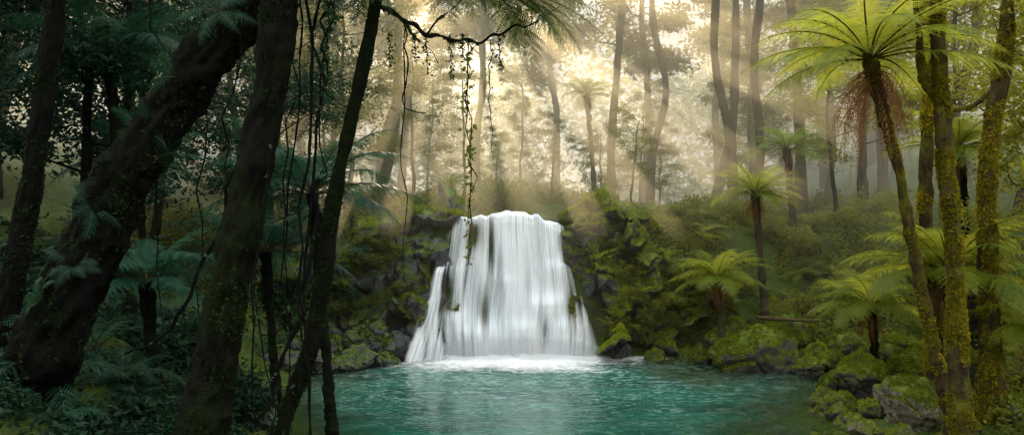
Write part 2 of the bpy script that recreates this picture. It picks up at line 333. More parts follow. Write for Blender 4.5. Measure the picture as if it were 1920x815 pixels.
def curtain(name, vz, ks, xl, xr, ytop, dy, mat, seed, bump, nu=160, nv=120, dome=0., side=False):
    u, v = np.meshgrid(np.linspace(0, 1, nu), np.linspace(0, 1, nv))
    x0 = np.interp(v, ks, xl); x1 = np.interp(v, ks, xr)
    wob = .02 if side else .05
    x0 = x0+wob*fbm(np.stack([v*5, v*0, v*0], -1), 3, 4); x1 = x1+wob*fbm(np.stack([v*5, v*0, v*0], -1), 3, 9)
    x = x0+(x1-x0)*u
    z = np.interp(v, [0, .05, .10, .16, 1], [vz[0]+.02, vz[0], vz[0]-.07, vz[0]-.22, vz[1]])
    if not side: z = z-dome*np.abs(2*u-1)**2.2*(1-v)+(.03*np.sin(x*4+1)+.02*np.sin(x*11+2)+.04*vnoise(np.stack([x*7, x*0, x*0], -1), 2))*(1-v)
    y = np.interp(v, [0, .05, .10, .16, .5, 1], [ytop+.45, ytop+.16, ytop+.04, ytop-.02, ytop-dy*.42, ytop-dy])
    if not side: y = y+.35*np.abs(2*u-1)**2.2
    p = np.stack([x*3.2, z*.35, x*0+seed], -1)
    y = y-bump*fbm(p, 4, seed)*np.clip(v*3, .2, 1)
    if not side:
        for (bx, bz, br, bh) in ((-1.35, .75, .42, .24), (-.75, .5, .42, .2), (.75, 1.1, .4, .22), (1.3, .6, .45, .24), (.2, .6, .35, .12), (-.2, 1.6, .3, .07), (1.0, 1.9, .3, .1), (-1.35, 1.8, .35, .12)):
            zz = (z-bz)/(br*.8); sh = np.where(zz > 0, np.exp(-zz**2*2.5), np.exp(-zz**2*.4)); y = y-bh*np.exp(-((x-bx)/br)**2*1.4)*sh*(1+.2*np.sin(x*30))
    V = np.stack([x, y, z], -1).reshape(-1, 3)
    i = (np.arange(nv-1)[:, None]*nu+np.arange(nu-1)[None]).ravel()
    uu = x/(1+.25*v)/3.0+.5
    if not side: uu = uu+.02*np.sin(z*2.2+x*1.5)*v
    me = mesh(name, V, [(np.stack([i, i+nu, i+nu+1, i+1], -1), 0)], [mat], True, uv=np.stack([uu.ravel(), (v*1.).ravel()], -1))
    edge = np.clip(np.minimum(u, 1-u)*7, 0, 1)**.7
    den = (.16+.4*edge)+.3*np.exp(-((x-.05)/.42)**2)*np.clip(v+.3, 0, 1)+.2*np.exp(-((x-.95)/.35)**2)*(1-v*.5)+.24*v**3+.2*np.exp(-((v-.04)/.06)**2)
    for (gx_, gv, sx, sv, am) in ((-.85, .22, .2, .11, .26), (.58, .35, .2, .3, .18), (-.62, .72, .18, .16, .24), (.72, .83, .18, .12, .24), (-1.35, .6, .12, .18, .16), (1.25, .72, .12, .16, .2), (-.2, .5, .1, .2, .14), (-.45, .3, .08, .2, .16), (.3, .6, .08, .2, .14)):
        den = den-am*np.exp(-((x-gx_)/sx)**2-((v-gv)/sv)**2)
    if side: den = .30+.36*np.clip(np.minimum(u, 1-u)*3, 0, 1)-.06*np.exp(-((v-.45)/.12)**2)
    a = me.attributes.new('dens', 'FLOAT', 'POINT'); a.data.foreach_set('value', den.ravel().astype(np.float32)); return me
wf = put('waterfall', None, (0, 17.4, 0), label='silky white waterfall dropping over a mossy rock ledge', cat='waterfall')
def kid(name, me, par, **k):
    o = put(name, me, parent=par, **k); o.location = tuple(-Vector(par.location)); return o
KS = [0, .05, .1, .2, .4, .6, .8, 1]
XLs = [-1.1, -1.32, -1.46, -1.6, -1.72, -1.78, -1.78, -1.76]; XRs = [1.0, 1.15, 1.22, 1.29, 1.4, 1.54, 1.74, 1.98]
kid('water_curtain', curtain('water_curtain', (3.08, -.02), KS, XLs, XRs, 17.6, .5, fallmat('falling_water', .42, .64, 50, 1.), 1., .06, dome=.19), wf)
kid('water_strands', curtain('water_strands', (3.09, -.02), KS, [a+.03 for a in XLs], [a-.03 for a in XRs], 17.49, .55, fallmat('falling_strands', .50, .74, 80, 5.3), 4., .08, dome=.19), wf)
fs = fallmat('side_water', .38, .66, 120, 8., .35); K6 = [0, .15, .3, .5, .75, 1]
kid('side_cascade', curtain('side_cascade', (1.3, -.02), K6, [-1.7, -1.86, -1.98, -2.06, -2.16, -2.24], [-1.5, -1.6, -1.7, -1.78, -1.82, -1.84], 17.0, .45, fs, 7., .1, 60, 60, side=True), wf)
kid('side_cascade', curtain('side_cascade', (1.9, -.02), K6, [-1.64, -1.72, -1.78, -1.82, -1.86, -1.92], [-1.4, -1.45, -1.46, -1.5, -1.45, -1.3], 17.22, .5, fs, 3., .08, 60, 60, side=True), wf)
m, nt, N, L = newmat('foam')
at = N.new('ShaderNodeAttribute'); at.attribute_name = 'dens'; geo = N.new('ShaderNodeNewGeometry')
q = mth(N, L, 'ADD', mth(N, L, 'MULTIPLY', nz(N, L, geo.outputs['Position'], 4.5, 7, .75, .8), .9), mth(N, L, 'SUBTRACT', at.outputs['Fac'], .5))
mk = ramp(N, L, q, [(.4, 0.), (.8, 1.)]); d = N.new('ShaderNodeBsdfDiffuse'); d.inputs[0].default_value = (.96, .99, .99, 1)
tr = N.new('ShaderNodeBsdfTransparent'); s = N.new('ShaderNodeMixShader'); L.new(mk, s.inputs[0]); L.new(tr.outputs[0], s.inputs[1]); L.new(d.outputs[0], s.inputs[2])
o = N.new('ShaderNodeOutputMaterial'); L.new(s.outputs[0], o.inputs[0]); M_foam = m
rr, th = np.meshgrid(np.linspace(.02, 1, 40), np.linspace(0, 2*np.pi, 90, endpoint=False))
lob = 1+.12*np.sin(th*5+1)+.07*np.sin(th*11)
X = .1+3.5*rr*np.cos(th)*lob; Y = 16.75+2.0*rr*np.sin(th)*lob; Z = .015+.07*np.exp(-(rr/.5)**2)*(1+.5*fbm(np.stack([X*4, Y*4, X*0], -1), 3))
V = np.stack([X, Y, Z], -1).reshape(-1, 3)
a = np.arange(90)[:, None]*40; b = ((np.arange(90)+1) % 90)[:, None]*40; j = np.arange(39)[None]
F = np.stack([a+j, a+j+1, b+j+1, b+j], -1).reshape(-1, 4)
fm = mesh('foam', V, [(F, 0)], [M_foam], True); at = fm.attributes.new('dens', 'FLOAT', 'POINT'); at.data.foreach_set('value', (1.27-rr**.9).ravel().astype(np.float32))
kid('foam', fm, wf)
m, nt, N, L = newmat('spray'); v_ = N.new('ShaderNodeVolumeScatter'); v_.inputs['Color'].default_value = (.95, .98, 1, 1); v_.inputs['Density'].default_value = .7
o = N.new('ShaderNodeOutputMaterial'); L.new(v_.outputs[0], o.inputs['Volume'])
a_, b_ = np.meshgrid(np.linspace(0, 2*np.pi, 32, endpoint=False), np.linspace(0, np.pi, 16))
P = np.stack([.05+2.1*np.sin(b_)*np.cos(a_), 16.75+.5*np.sin(b_)*np.sin(a_), .12+.38*np.cos(b_)], -1).reshape(-1, 3)
i = np.arange(15)[:, None]*32; j = np.arange(32)[None]; F = np.stack([i+j, i+32+j, i+32+(j+1) % 32, i+(j+1) % 32], -1).reshape(-1, 4)
kid('spray', mesh('spray', P, [(F, 0)], [m], True), wf)

# ------------------------------------------------------------ rocks
def rockmesh(seed):
    import bmesh
    bm = bmesh.new(); bmesh.ops.create_icosphere(bm, subdivisions=5, radius=1)
    V = np.array([v.co[:] for v in bm.verts]); F = np.array([[v.index for v in f.verts] for f in bm.faces]); bm.free()
    R = np.random.default_rng(seed)
    P = R.normal(size=(12, 3)); P /= np.linalg.norm(P, axis=1)[:, None]
    d = V@P.T; cap = R.uniform(.7, .92, 12)[None]
    k = np.min(np.where(d > cap, cap/np.maximum(d, .01), 1), axis=1)
    C = R.normal(size=(12, 3)); C /= np.linalg.norm(C, axis=1)[:, None]
    k = k+worley(V, C, R.normal(0, .11, (12, 3)), R.normal(0, .035, 12), .16)
    V = V*k[:, None]*(1+.12*fbm(V*1.3, 2, seed)+.06*fbm(V*5, 4, seed+7))[:, None]
    return V, F
RM = {}
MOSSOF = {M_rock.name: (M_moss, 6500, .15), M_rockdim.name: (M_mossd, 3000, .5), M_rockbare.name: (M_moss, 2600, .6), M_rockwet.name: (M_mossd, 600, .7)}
def rock(name, x, y, z, s, mat, label, seed, grp=None, cat='rock', rot=0):
    key = (seed % 6, mat.name)
    if key not in RM:
        V, F = rockmesh(seed % 6+20); g = Geo(); g.add(V, F, 0); mm, cnt, mz = MOSSOF[mat.name]
        a, b = mosscards(V, F, cnt, .075, np.random.default_rng(seed), mz, -.35, 2.2); g.add(a, b, 1)
        me = g.mesh('rock', [mat, mm]); sm_ = np.zeros(len(me.polygons), bool); sm_[:] = [p.material_index == 0 for p in me.polygons]; me.polygons.foreach_set('use_smooth', sm_); RM[key] = me
    return put(name, RM[key], (x, y, z), (seed*.37 % .5, seed*.23 % .4, rot+seed*1.3), s, label=label, cat=cat, group=grp)
def ledge(name, pts, depth, seed, mat, label, nx=240, nzz=150, cell=40, moss=None, nm=0):
    R2 = np.random.default_rng(seed); pts = np.array(pts); u, v = np.meshgrid(np.linspace(0, 1, nx), np.linspace(0, 1, nzz))
    tt = np.linspace(0, 1, len(pts)); x = np.interp(u, tt, pts[:, 0]); yf = np.interp(u, tt, pts[:, 1]); yt = np.interp(u, tt, pts[:, 2]); zt = np.interp(u, tt, pts[:, 3])
    vv = np.clip(v/.82, 0, 1); top = np.clip((v-.82)/.18, 0, 1)
    z = -.35+(zt+.35)*vv**.9+top*.1; y = yf+(yt-yf)*vv+top*1.6
    P = np.stack([x, (y-yf)*.6, z], -1).reshape(-1, 3)
    C = np.stack([R2.uniform(pts[:, 0].min(), pts[:, 0].max(), cell), R2.uniform(0, 1, cell), R2.uniform(-.3, pts[:, 3].max()+.2, cell)], -1)
    C2 = np.stack([R2.uniform(pts[:, 0].min(), pts[:, 0].max(), cell*6), R2.uniform(0, 1, cell*6), R2.uniform(-.3, pts[:, 3].max()+.2, cell*6)], -1)
    Pw = P+.16*np.stack([fbm(P*2, 3, 1), fbm(P*2, 3, 2), fbm(P*2, 3, 3)], -1)
    q = depth/.12
    h = q*worley(Pw, C, R2.normal(0, .45, (cell, 3)), R2.normal(0, .12, cell), .1)+.4*q*worley(Pw, C2, R2.normal(0, .6, (cell*6, 3)), R2.normal(0, .06, cell*6), .04)+.09*q*fbm(P*3, 5, seed)
    h = h.reshape(x.shape)
    y = y-h*(1-top*.6); z = z+h*(.25+.6*top)
    V = np.stack([x, y, z], -1).reshape(-1, 3); i = (np.arange(nzz-1)[:, None]*nx+np.arange(nx-1)[None]).ravel()
    F = np.stack([i, i+1, i+nx+1, i+nx], -1); o = put(name, mesh(name, V, [(F, 0)], [mat], True), label=label, cat='rock ledge')
    if nm:
        a, b = mosscards(V, F, nm, .06, R2, .15, -.2, 1.6, droop=.3); put('moss', mesh('moss', a, [(b, 0)], [moss]), parent=o)
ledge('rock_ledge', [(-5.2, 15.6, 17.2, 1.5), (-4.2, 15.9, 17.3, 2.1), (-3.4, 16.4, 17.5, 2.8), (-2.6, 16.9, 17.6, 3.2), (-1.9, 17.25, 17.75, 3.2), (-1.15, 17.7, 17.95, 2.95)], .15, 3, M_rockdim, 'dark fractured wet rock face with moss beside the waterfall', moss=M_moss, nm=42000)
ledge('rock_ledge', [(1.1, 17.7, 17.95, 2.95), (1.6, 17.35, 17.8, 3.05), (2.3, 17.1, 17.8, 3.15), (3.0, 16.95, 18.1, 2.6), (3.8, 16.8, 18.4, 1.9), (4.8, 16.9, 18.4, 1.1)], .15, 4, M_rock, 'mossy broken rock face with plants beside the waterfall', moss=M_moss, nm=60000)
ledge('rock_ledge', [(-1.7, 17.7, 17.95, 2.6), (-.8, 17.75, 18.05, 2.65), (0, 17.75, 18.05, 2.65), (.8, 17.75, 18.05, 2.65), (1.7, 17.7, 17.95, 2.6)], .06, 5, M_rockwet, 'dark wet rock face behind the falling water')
k = 0
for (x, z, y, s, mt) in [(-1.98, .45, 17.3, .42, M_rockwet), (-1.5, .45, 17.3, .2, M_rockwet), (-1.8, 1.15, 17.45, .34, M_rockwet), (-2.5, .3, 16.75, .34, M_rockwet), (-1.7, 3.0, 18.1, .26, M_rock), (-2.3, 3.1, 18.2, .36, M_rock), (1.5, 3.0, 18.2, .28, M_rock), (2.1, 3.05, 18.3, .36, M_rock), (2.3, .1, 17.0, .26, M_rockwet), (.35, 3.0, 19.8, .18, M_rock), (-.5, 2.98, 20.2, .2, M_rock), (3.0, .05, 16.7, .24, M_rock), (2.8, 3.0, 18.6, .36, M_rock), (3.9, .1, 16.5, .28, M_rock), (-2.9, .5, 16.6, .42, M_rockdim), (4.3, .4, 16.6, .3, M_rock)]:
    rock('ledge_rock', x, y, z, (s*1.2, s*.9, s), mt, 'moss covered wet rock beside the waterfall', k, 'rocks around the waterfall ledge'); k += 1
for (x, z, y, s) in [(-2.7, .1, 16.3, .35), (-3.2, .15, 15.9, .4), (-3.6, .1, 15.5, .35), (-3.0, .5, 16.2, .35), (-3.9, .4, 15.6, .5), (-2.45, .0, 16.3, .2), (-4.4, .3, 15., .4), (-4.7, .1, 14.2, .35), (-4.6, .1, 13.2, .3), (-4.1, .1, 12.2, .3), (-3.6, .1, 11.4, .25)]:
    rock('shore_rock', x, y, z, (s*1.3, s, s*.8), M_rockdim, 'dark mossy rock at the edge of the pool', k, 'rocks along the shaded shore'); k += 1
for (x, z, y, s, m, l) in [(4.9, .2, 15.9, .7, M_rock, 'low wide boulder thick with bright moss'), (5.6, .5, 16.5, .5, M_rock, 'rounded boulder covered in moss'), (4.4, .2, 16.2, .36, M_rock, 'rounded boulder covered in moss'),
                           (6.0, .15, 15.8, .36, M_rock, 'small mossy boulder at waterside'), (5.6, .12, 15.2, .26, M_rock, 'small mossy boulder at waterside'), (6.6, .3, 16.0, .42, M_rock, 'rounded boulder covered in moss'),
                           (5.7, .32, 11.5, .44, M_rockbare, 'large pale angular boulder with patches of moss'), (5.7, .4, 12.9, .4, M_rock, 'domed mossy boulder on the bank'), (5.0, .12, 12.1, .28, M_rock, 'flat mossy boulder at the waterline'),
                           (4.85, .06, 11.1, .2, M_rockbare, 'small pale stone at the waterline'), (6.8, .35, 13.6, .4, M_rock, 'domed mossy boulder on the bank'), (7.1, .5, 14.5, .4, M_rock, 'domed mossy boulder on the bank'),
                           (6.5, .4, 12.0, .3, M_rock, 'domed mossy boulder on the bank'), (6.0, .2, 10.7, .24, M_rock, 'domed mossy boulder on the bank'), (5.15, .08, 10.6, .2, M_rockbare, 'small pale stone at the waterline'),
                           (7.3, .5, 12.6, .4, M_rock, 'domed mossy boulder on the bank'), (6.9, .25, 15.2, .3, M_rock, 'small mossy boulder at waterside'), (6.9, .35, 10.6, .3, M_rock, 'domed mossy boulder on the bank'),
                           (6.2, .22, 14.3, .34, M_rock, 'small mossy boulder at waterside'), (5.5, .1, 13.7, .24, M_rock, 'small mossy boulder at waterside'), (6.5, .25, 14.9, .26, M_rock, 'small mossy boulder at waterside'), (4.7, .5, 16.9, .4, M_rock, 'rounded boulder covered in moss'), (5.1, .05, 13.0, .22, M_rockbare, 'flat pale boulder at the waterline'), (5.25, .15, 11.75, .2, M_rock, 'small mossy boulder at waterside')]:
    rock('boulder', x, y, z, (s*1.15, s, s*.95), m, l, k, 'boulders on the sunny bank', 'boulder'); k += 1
for _ in range(170):
    y = R.uniform(9.8, 15.5); x = float(xR(y))+R.uniform(-2.4, 1.2); s = R.uniform(.04, .14)
    rock('stone', x, y, gz(x, y)+s*.25, (s*1.3, s, s*.8), M_rockbare if R.random() < .75 else M_rock, 'small rounded stone at the shallow pool edge', k, 'stones along the shallow shore', 'stone'); k += 1
V, F = tube([(4.9, 16.0, 1.0), (5.4, 15.9, .97), (6.1, 15.8, .95)], [.03, .04, .025], 24, 10, .3, 6)
put('fallen_log', mesh('fallen_log', V, [(F, 0)], [M_stem], True), label='thin fallen log lying on the bank', cat='log')

# ------------------------------------------------------------ foliage meshes
def shrub(seed, n, size, mat, flat=.8, spread=1.):
    R = np.random.default_rng(seed); nc = 34
    c = R.normal(size=(nc, 3)); c /= np.linalg.norm(c, axis=1)[:, None]; c *= R.uniform(.35, 1., nc)[:, None]; c[:, 2] = np.abs(c[:, 2])*flat+.05
    idx = R.integers(0, nc, n); P = c[idx]+R.normal(size=(n, 3))*.14*spread
    g = Geo(); V, F = leafcards(P, size, R); g.add(V, F, 0)
    for q in c[:14]:
        V, F = tube([(0, 0, -.15), q*np.array([.5, .5, .3]), q], [.02, .008], 6, 4); g.add(V, F, 1)
    return g.mesh('shrub', [mat, M_stem])
SH = {}
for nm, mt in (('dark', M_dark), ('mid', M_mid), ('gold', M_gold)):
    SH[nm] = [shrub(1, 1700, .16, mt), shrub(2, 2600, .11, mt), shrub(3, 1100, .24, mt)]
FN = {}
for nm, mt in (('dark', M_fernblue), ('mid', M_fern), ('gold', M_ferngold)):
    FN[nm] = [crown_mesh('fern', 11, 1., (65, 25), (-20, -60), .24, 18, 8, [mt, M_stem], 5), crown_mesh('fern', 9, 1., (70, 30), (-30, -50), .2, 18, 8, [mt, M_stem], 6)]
def tfcrown(nm, nf, seed, mt, npin=30, npl=13, W=.36, e0=(70, 5), e1=(-10, -55), hang=.35):
    return crown_mesh('fern_crown', nf, 1.65, e0, e1, W, npin, npl, [mt, M_stem], seed, hang=hang, rw=.014)
TF = {'gold': tfcrown('g', 26, 31, M_ferngold, 34, 14), 'mid': tfcrown('m', 20, 32, M_fern), 'blue': tfcrown('b', 19, 33, M_fernblue, 34, 14), 'fine': tfcrown('f', 27, 35, M_ferngold, 36, 16, .31)}
def skirt(seed, n=48):
    R = np.random.default_rng(seed); g = Geo()
    for k in range(n):
        az = R.uniform(0, 6.28); a, b, c, d = frond(R.uniform(.9, 1.9), math.radians(R.uniform(-30, 10)), math.radians(-92), az, .14, 16, 5, R, base=(0, 0, -.05-R.uniform(0, .3)), hang=1.2, rw=.009)
        a[:, :2] *= .45; c[:, :2] *= .45
        g.add(a, b, 0); g.add(c, d, 0)
    return g.mesh('dead_fronds', [M_dead])
SK = skirt(8)
def tree_fern(path, rad, cm, scale, label, tilt=(0, 0, 0), dead=True, bark=None, moss=None):
    b = path[0]; e = put('tree_fern', None, b, label=label, cat='tree fern')
    V, F = tube(path, rad, 120, 18, .35, 9, path[0][0], .2, .25)
    kid('trunk', mesh('trunk', V, [(F, 0)], [bark or M_bark], True), e)
    if moss:
        a, c = mosscards(V, F, 6000, .035, np.random.default_rng(3), -2, .05, 3., -1); kid('moss', mesh('moss', a, [(c, 0)], [moss]), e)
    t = Vector(path[-1])-Vector(b)
    put('crown', cm, t, tilt, scale, parent=e)
    if dead: put('dead_fronds', SK, t, (0, 0, tilt[2]), scale*(.95 if moss else .7), parent=e)
    return e
def tf_simple(x, y, ztop, cm, scale, label, tilt=(0, 0, 0), r=.09, dead=True, bark=None):
    g0 = gz(x, y)-.1; h = ztop-g0
    return tree_fern([(x+.08*h, y, g0), (x+.05*h, y, g0+h*.4), (x, y, ztop)], [r*1.3, r, r*.8, r*1.1], cm, scale, label, tilt, dead, bark)
tree_fern([(5.62, 10, -.05), (5.50, 10, .6), (5.36, 10, 1.11), (5.16, 10, 1.98), (4.99, 10, 2.85), (4.82, 10, 3.72), (4.62, 10, 4.46), (4.5, 10, 4.98)], [.14, .09, .075, .07, .06, .07, .09],
          TF['fine'], 1.12, 'tall leaning tree fern with sunlit fronds and brown skirt', (0, -.12, .3), True, M_barkg, M_mossg)
tf_simple(5.25, 17.2, 3.5, TF['gold'], .8, 'tree fern with arching fronds above the shrubby bank', (.1, 0, 1), .08, True, M_barkbg)
tf_simple(4.23, 16.4, 1.75, TF['gold'], .72, 'short tree fern with low spreading crown near water', (0, .1, 2), .08, True, M_barkbg)
tf_simple(6.35, 11.6, 2.2, TF['gold'], 1.05, 'tree fern with wide glowing yellow green fronds', (.1, 0, 2.2), .1)
tf_simple(6.0, 13.3, 1.5, TF['gold'], .75, 'low sunlit tree fern beside mossy boulders', (0, .1, 4), .08)
tf_simple(7.1, 10.8, 1.5, TF['gold'], .62, 'low tree fern beneath mossy trunks', (0, .0, 5), .08)
tf_simple(2.63, 28, 7.3, TF['mid'], .75, 'slender tree fern standing in golden mist', (0, 0, 1), .09, True, M_barkbg)
tf_simple(-1.9, 24, 3.9, TF['mid'], .7, 'small tree fern in mist behind the ledge', (0, 0, 3), .1, False)
tf_simple(-2.6, 10.4, 3.3, TF['blue'], 1.05, 'shaded tree fern with blue green drooping fronds', (.08, .1, 2.6), .07, False)
tf_simple(-3.6, 11.6, 2.5, TF['blue'], .95, 'shaded tree fern with blue green drooping fronds', (0, .1, .7), .07, False)
tf_simple(-5.3, 10.5, 5.0, TF['blue'], 1.05, 'tall shaded tree fern with dark fronds', (0, 0, .6), .07, False)
tf_simple(-3.95, 8.6, 2.3, TF['blue'], .68, 'low shaded tree fern under leaning trunk', (0, 0, 2.9), .07, False)
tf_simple(-5.9, 12.5, 3.9, TF['blue'], .9, 'shaded tree fern in dense undergrowth', (0, 0, 3.9), .07, False)
tf_simple(6.9, 20, 4.7, TF['mid'], .8, 'tree fern rising from the misty hillside', (0, 0, 2), .09, True, M_barkbg)
tf_simple(8.4, 15.0, 4.3, TF['gold'], .9, 'sunlit tree fern on the upper bank', (0, 0, 3), .1)

# ------------------------------------------------------------ trees
def crownmesh(seed, centers, nl, size, mat, rad=.55):
    R = np.random.default_rng(seed); centers = np.asarray(centers)
    idx = R.integers(0, len(centers), nl); rr = rad*R.uniform(.5, 1.2, len(centers))
    P = centers[idx]+R.normal(size=(nl, 3))*rr[idx][:, None]*np.array([1, 1, .55])*.6
    V, F = leafcards(P, size, R); g = Geo(); g.add(V, F, 0); return g.mesh('crown', [mat])
def make_tree_parts(seed, H, c0, rbase, crad, nclump, nl, lsize, mat, bark, crad_cl=.8, lean=.04, br=11):
    R = np.random.default_rng(seed); g = Geo()
    P = [(0, 0, -.3)]; x = y = 0
    for k in range(1, 9):
        x += R.normal(0, lean*H/6); y += R.normal(0, lean*H/6); P.append((x, y, H*k/8))
    V, F = tube(P, [rbase*1.3, rbase, rbase*.85, rbase*.6, rbase*.25], 70, 12, .22, 2., seed, .15); g.add(V, F, 0)
    C = []; PP = catmull(P, 100)
    for k in range(br):
        f = c0/H+(1-c0/H)*(k+.3)/br; b = PP[int(f*99)]; az = k*2.4+R.normal(0, .4); l = crad*(1.15-.5*abs(f-.6))*R.uniform(.6, 1.1)
        d = np.array([math.cos(az), math.sin(az), R.uniform(.15, .7)])
        e = b+d*l; mdl = b+d*l*.5+np.array([0, 0, -.1*l])+R.normal(0, .1*l, 3)
        V, F = tube([b, mdl, e], [rbase*.35, rbase*.2, rbase*.06], 16, 7, .2, 3, k); g.add(V, F, 0)
        for q in range(max(1, nclump//br)):
            s = R.uniform(.4, 1.1); C.append(b+d*l*s+R.normal(0, crad*.17, 3))
    for k in range(5):
        f = R.uniform(.25, .6); b = PP[int(f*99)]; az = R.uniform(0, 6.28); l = R.uniform(.4, 1.3)*H/18
        d = np.array([math.cos(az), math.sin(az), R.uniform(-.1, .5)]); V, F = tube([b, b+d*l*.5+R.normal(0, .1, 3), b+d*l], [rbase*.2, rbase*.1, rbase*.03], 10, 5); g.add(V, F, 0)
    tm = g.mesh('trunk', [bark], True); cm = crownmesh(seed, C, nl, lsize, mat, crad_cl); return tm, cm
TT = {}
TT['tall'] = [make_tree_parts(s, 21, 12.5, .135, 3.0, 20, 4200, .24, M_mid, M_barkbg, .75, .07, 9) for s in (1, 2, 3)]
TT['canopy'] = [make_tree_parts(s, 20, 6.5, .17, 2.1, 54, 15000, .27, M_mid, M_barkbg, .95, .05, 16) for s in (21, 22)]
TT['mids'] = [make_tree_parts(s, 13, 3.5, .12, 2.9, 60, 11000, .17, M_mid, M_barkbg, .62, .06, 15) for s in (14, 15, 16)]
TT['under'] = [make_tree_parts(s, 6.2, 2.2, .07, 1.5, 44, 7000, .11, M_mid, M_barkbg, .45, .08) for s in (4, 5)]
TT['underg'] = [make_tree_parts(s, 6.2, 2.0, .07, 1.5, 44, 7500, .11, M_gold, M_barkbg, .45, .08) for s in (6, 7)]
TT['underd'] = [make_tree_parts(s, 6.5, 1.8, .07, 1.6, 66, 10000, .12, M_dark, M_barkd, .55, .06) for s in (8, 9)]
def tree(kind, v, x, y, s, rot, label, grp, name='rainforest_tree'):
    t, c = TT[kind][v % len(TT[kind])]
    e = put(name, None, (x, y, gz(x, y)), (0, 0, rot), s, label=label, cat='tree', group=grp)
    put('trunk', t, parent=e)
    if c: put('crown', c, parent=e)
    return e
GB = 'tall trees standing in mist'; LB = 'tall slender tree fading into golden mist'
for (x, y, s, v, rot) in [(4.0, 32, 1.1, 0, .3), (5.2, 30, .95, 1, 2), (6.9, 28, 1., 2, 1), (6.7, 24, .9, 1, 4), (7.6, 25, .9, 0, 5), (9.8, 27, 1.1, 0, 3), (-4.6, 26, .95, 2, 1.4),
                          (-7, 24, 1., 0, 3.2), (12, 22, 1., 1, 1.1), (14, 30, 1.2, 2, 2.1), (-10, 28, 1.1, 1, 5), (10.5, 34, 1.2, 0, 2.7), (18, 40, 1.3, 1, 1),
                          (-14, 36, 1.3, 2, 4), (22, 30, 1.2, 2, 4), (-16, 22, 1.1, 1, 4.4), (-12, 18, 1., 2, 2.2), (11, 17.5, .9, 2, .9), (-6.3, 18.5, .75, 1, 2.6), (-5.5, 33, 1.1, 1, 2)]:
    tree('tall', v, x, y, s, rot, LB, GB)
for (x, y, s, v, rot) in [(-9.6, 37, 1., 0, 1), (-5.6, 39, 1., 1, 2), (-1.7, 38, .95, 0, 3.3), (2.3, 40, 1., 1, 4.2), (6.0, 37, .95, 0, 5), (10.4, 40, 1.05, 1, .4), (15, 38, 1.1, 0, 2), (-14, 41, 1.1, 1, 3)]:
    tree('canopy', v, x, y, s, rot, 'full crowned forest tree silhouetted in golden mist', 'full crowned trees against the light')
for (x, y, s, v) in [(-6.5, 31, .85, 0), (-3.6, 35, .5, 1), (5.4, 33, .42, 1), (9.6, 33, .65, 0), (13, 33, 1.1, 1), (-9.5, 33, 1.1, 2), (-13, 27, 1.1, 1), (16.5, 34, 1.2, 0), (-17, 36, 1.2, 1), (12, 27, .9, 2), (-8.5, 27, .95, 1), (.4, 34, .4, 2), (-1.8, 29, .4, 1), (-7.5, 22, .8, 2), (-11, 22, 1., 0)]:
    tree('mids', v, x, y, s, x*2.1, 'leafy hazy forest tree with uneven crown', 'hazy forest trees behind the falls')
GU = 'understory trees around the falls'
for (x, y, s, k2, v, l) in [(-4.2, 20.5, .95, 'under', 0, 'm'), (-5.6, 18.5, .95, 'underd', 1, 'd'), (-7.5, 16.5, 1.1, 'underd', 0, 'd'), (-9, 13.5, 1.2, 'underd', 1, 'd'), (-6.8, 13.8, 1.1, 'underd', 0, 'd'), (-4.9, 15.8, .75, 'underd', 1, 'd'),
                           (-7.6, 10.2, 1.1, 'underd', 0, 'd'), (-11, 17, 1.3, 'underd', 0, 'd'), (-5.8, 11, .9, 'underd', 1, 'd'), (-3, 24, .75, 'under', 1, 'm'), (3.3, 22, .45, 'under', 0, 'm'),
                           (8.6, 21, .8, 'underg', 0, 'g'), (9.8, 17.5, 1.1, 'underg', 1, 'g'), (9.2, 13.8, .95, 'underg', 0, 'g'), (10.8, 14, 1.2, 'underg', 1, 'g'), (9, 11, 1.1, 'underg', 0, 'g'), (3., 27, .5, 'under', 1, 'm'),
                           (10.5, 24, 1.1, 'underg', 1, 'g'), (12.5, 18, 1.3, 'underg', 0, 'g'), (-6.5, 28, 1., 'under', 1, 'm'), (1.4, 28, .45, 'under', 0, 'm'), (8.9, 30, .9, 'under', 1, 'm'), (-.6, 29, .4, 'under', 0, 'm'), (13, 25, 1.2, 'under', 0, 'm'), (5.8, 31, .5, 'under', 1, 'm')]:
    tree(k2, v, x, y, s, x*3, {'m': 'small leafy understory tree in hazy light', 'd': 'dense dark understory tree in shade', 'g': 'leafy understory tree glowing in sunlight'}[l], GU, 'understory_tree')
g = Geo(); RW = np.random.default_rng(50)
cx = RW.uniform(-60, 70, 1200); cy = RW.uniform(50, 67, 1200); cz = 3+RW.uniform(0, 1, 1200)*(11+2.5*np.sin(cx*.35)+1.5*np.sin(cx*.9+1)+.08*np.abs(cx-3))
i = RW.integers(0, 1200, 75000); P = np.stack([cx, cy, cz], -1)[i]+RW.normal(size=(75000, 3))*np.array([1.1, 1.1, .8])
V, F = leafcards(P, .6, RW); g.add(V, F)
put('distant_forest', g.mesh('distant_forest', [M_mid]), label='far dense forest dissolving into golden mist', cat='forest', kind='stuff')

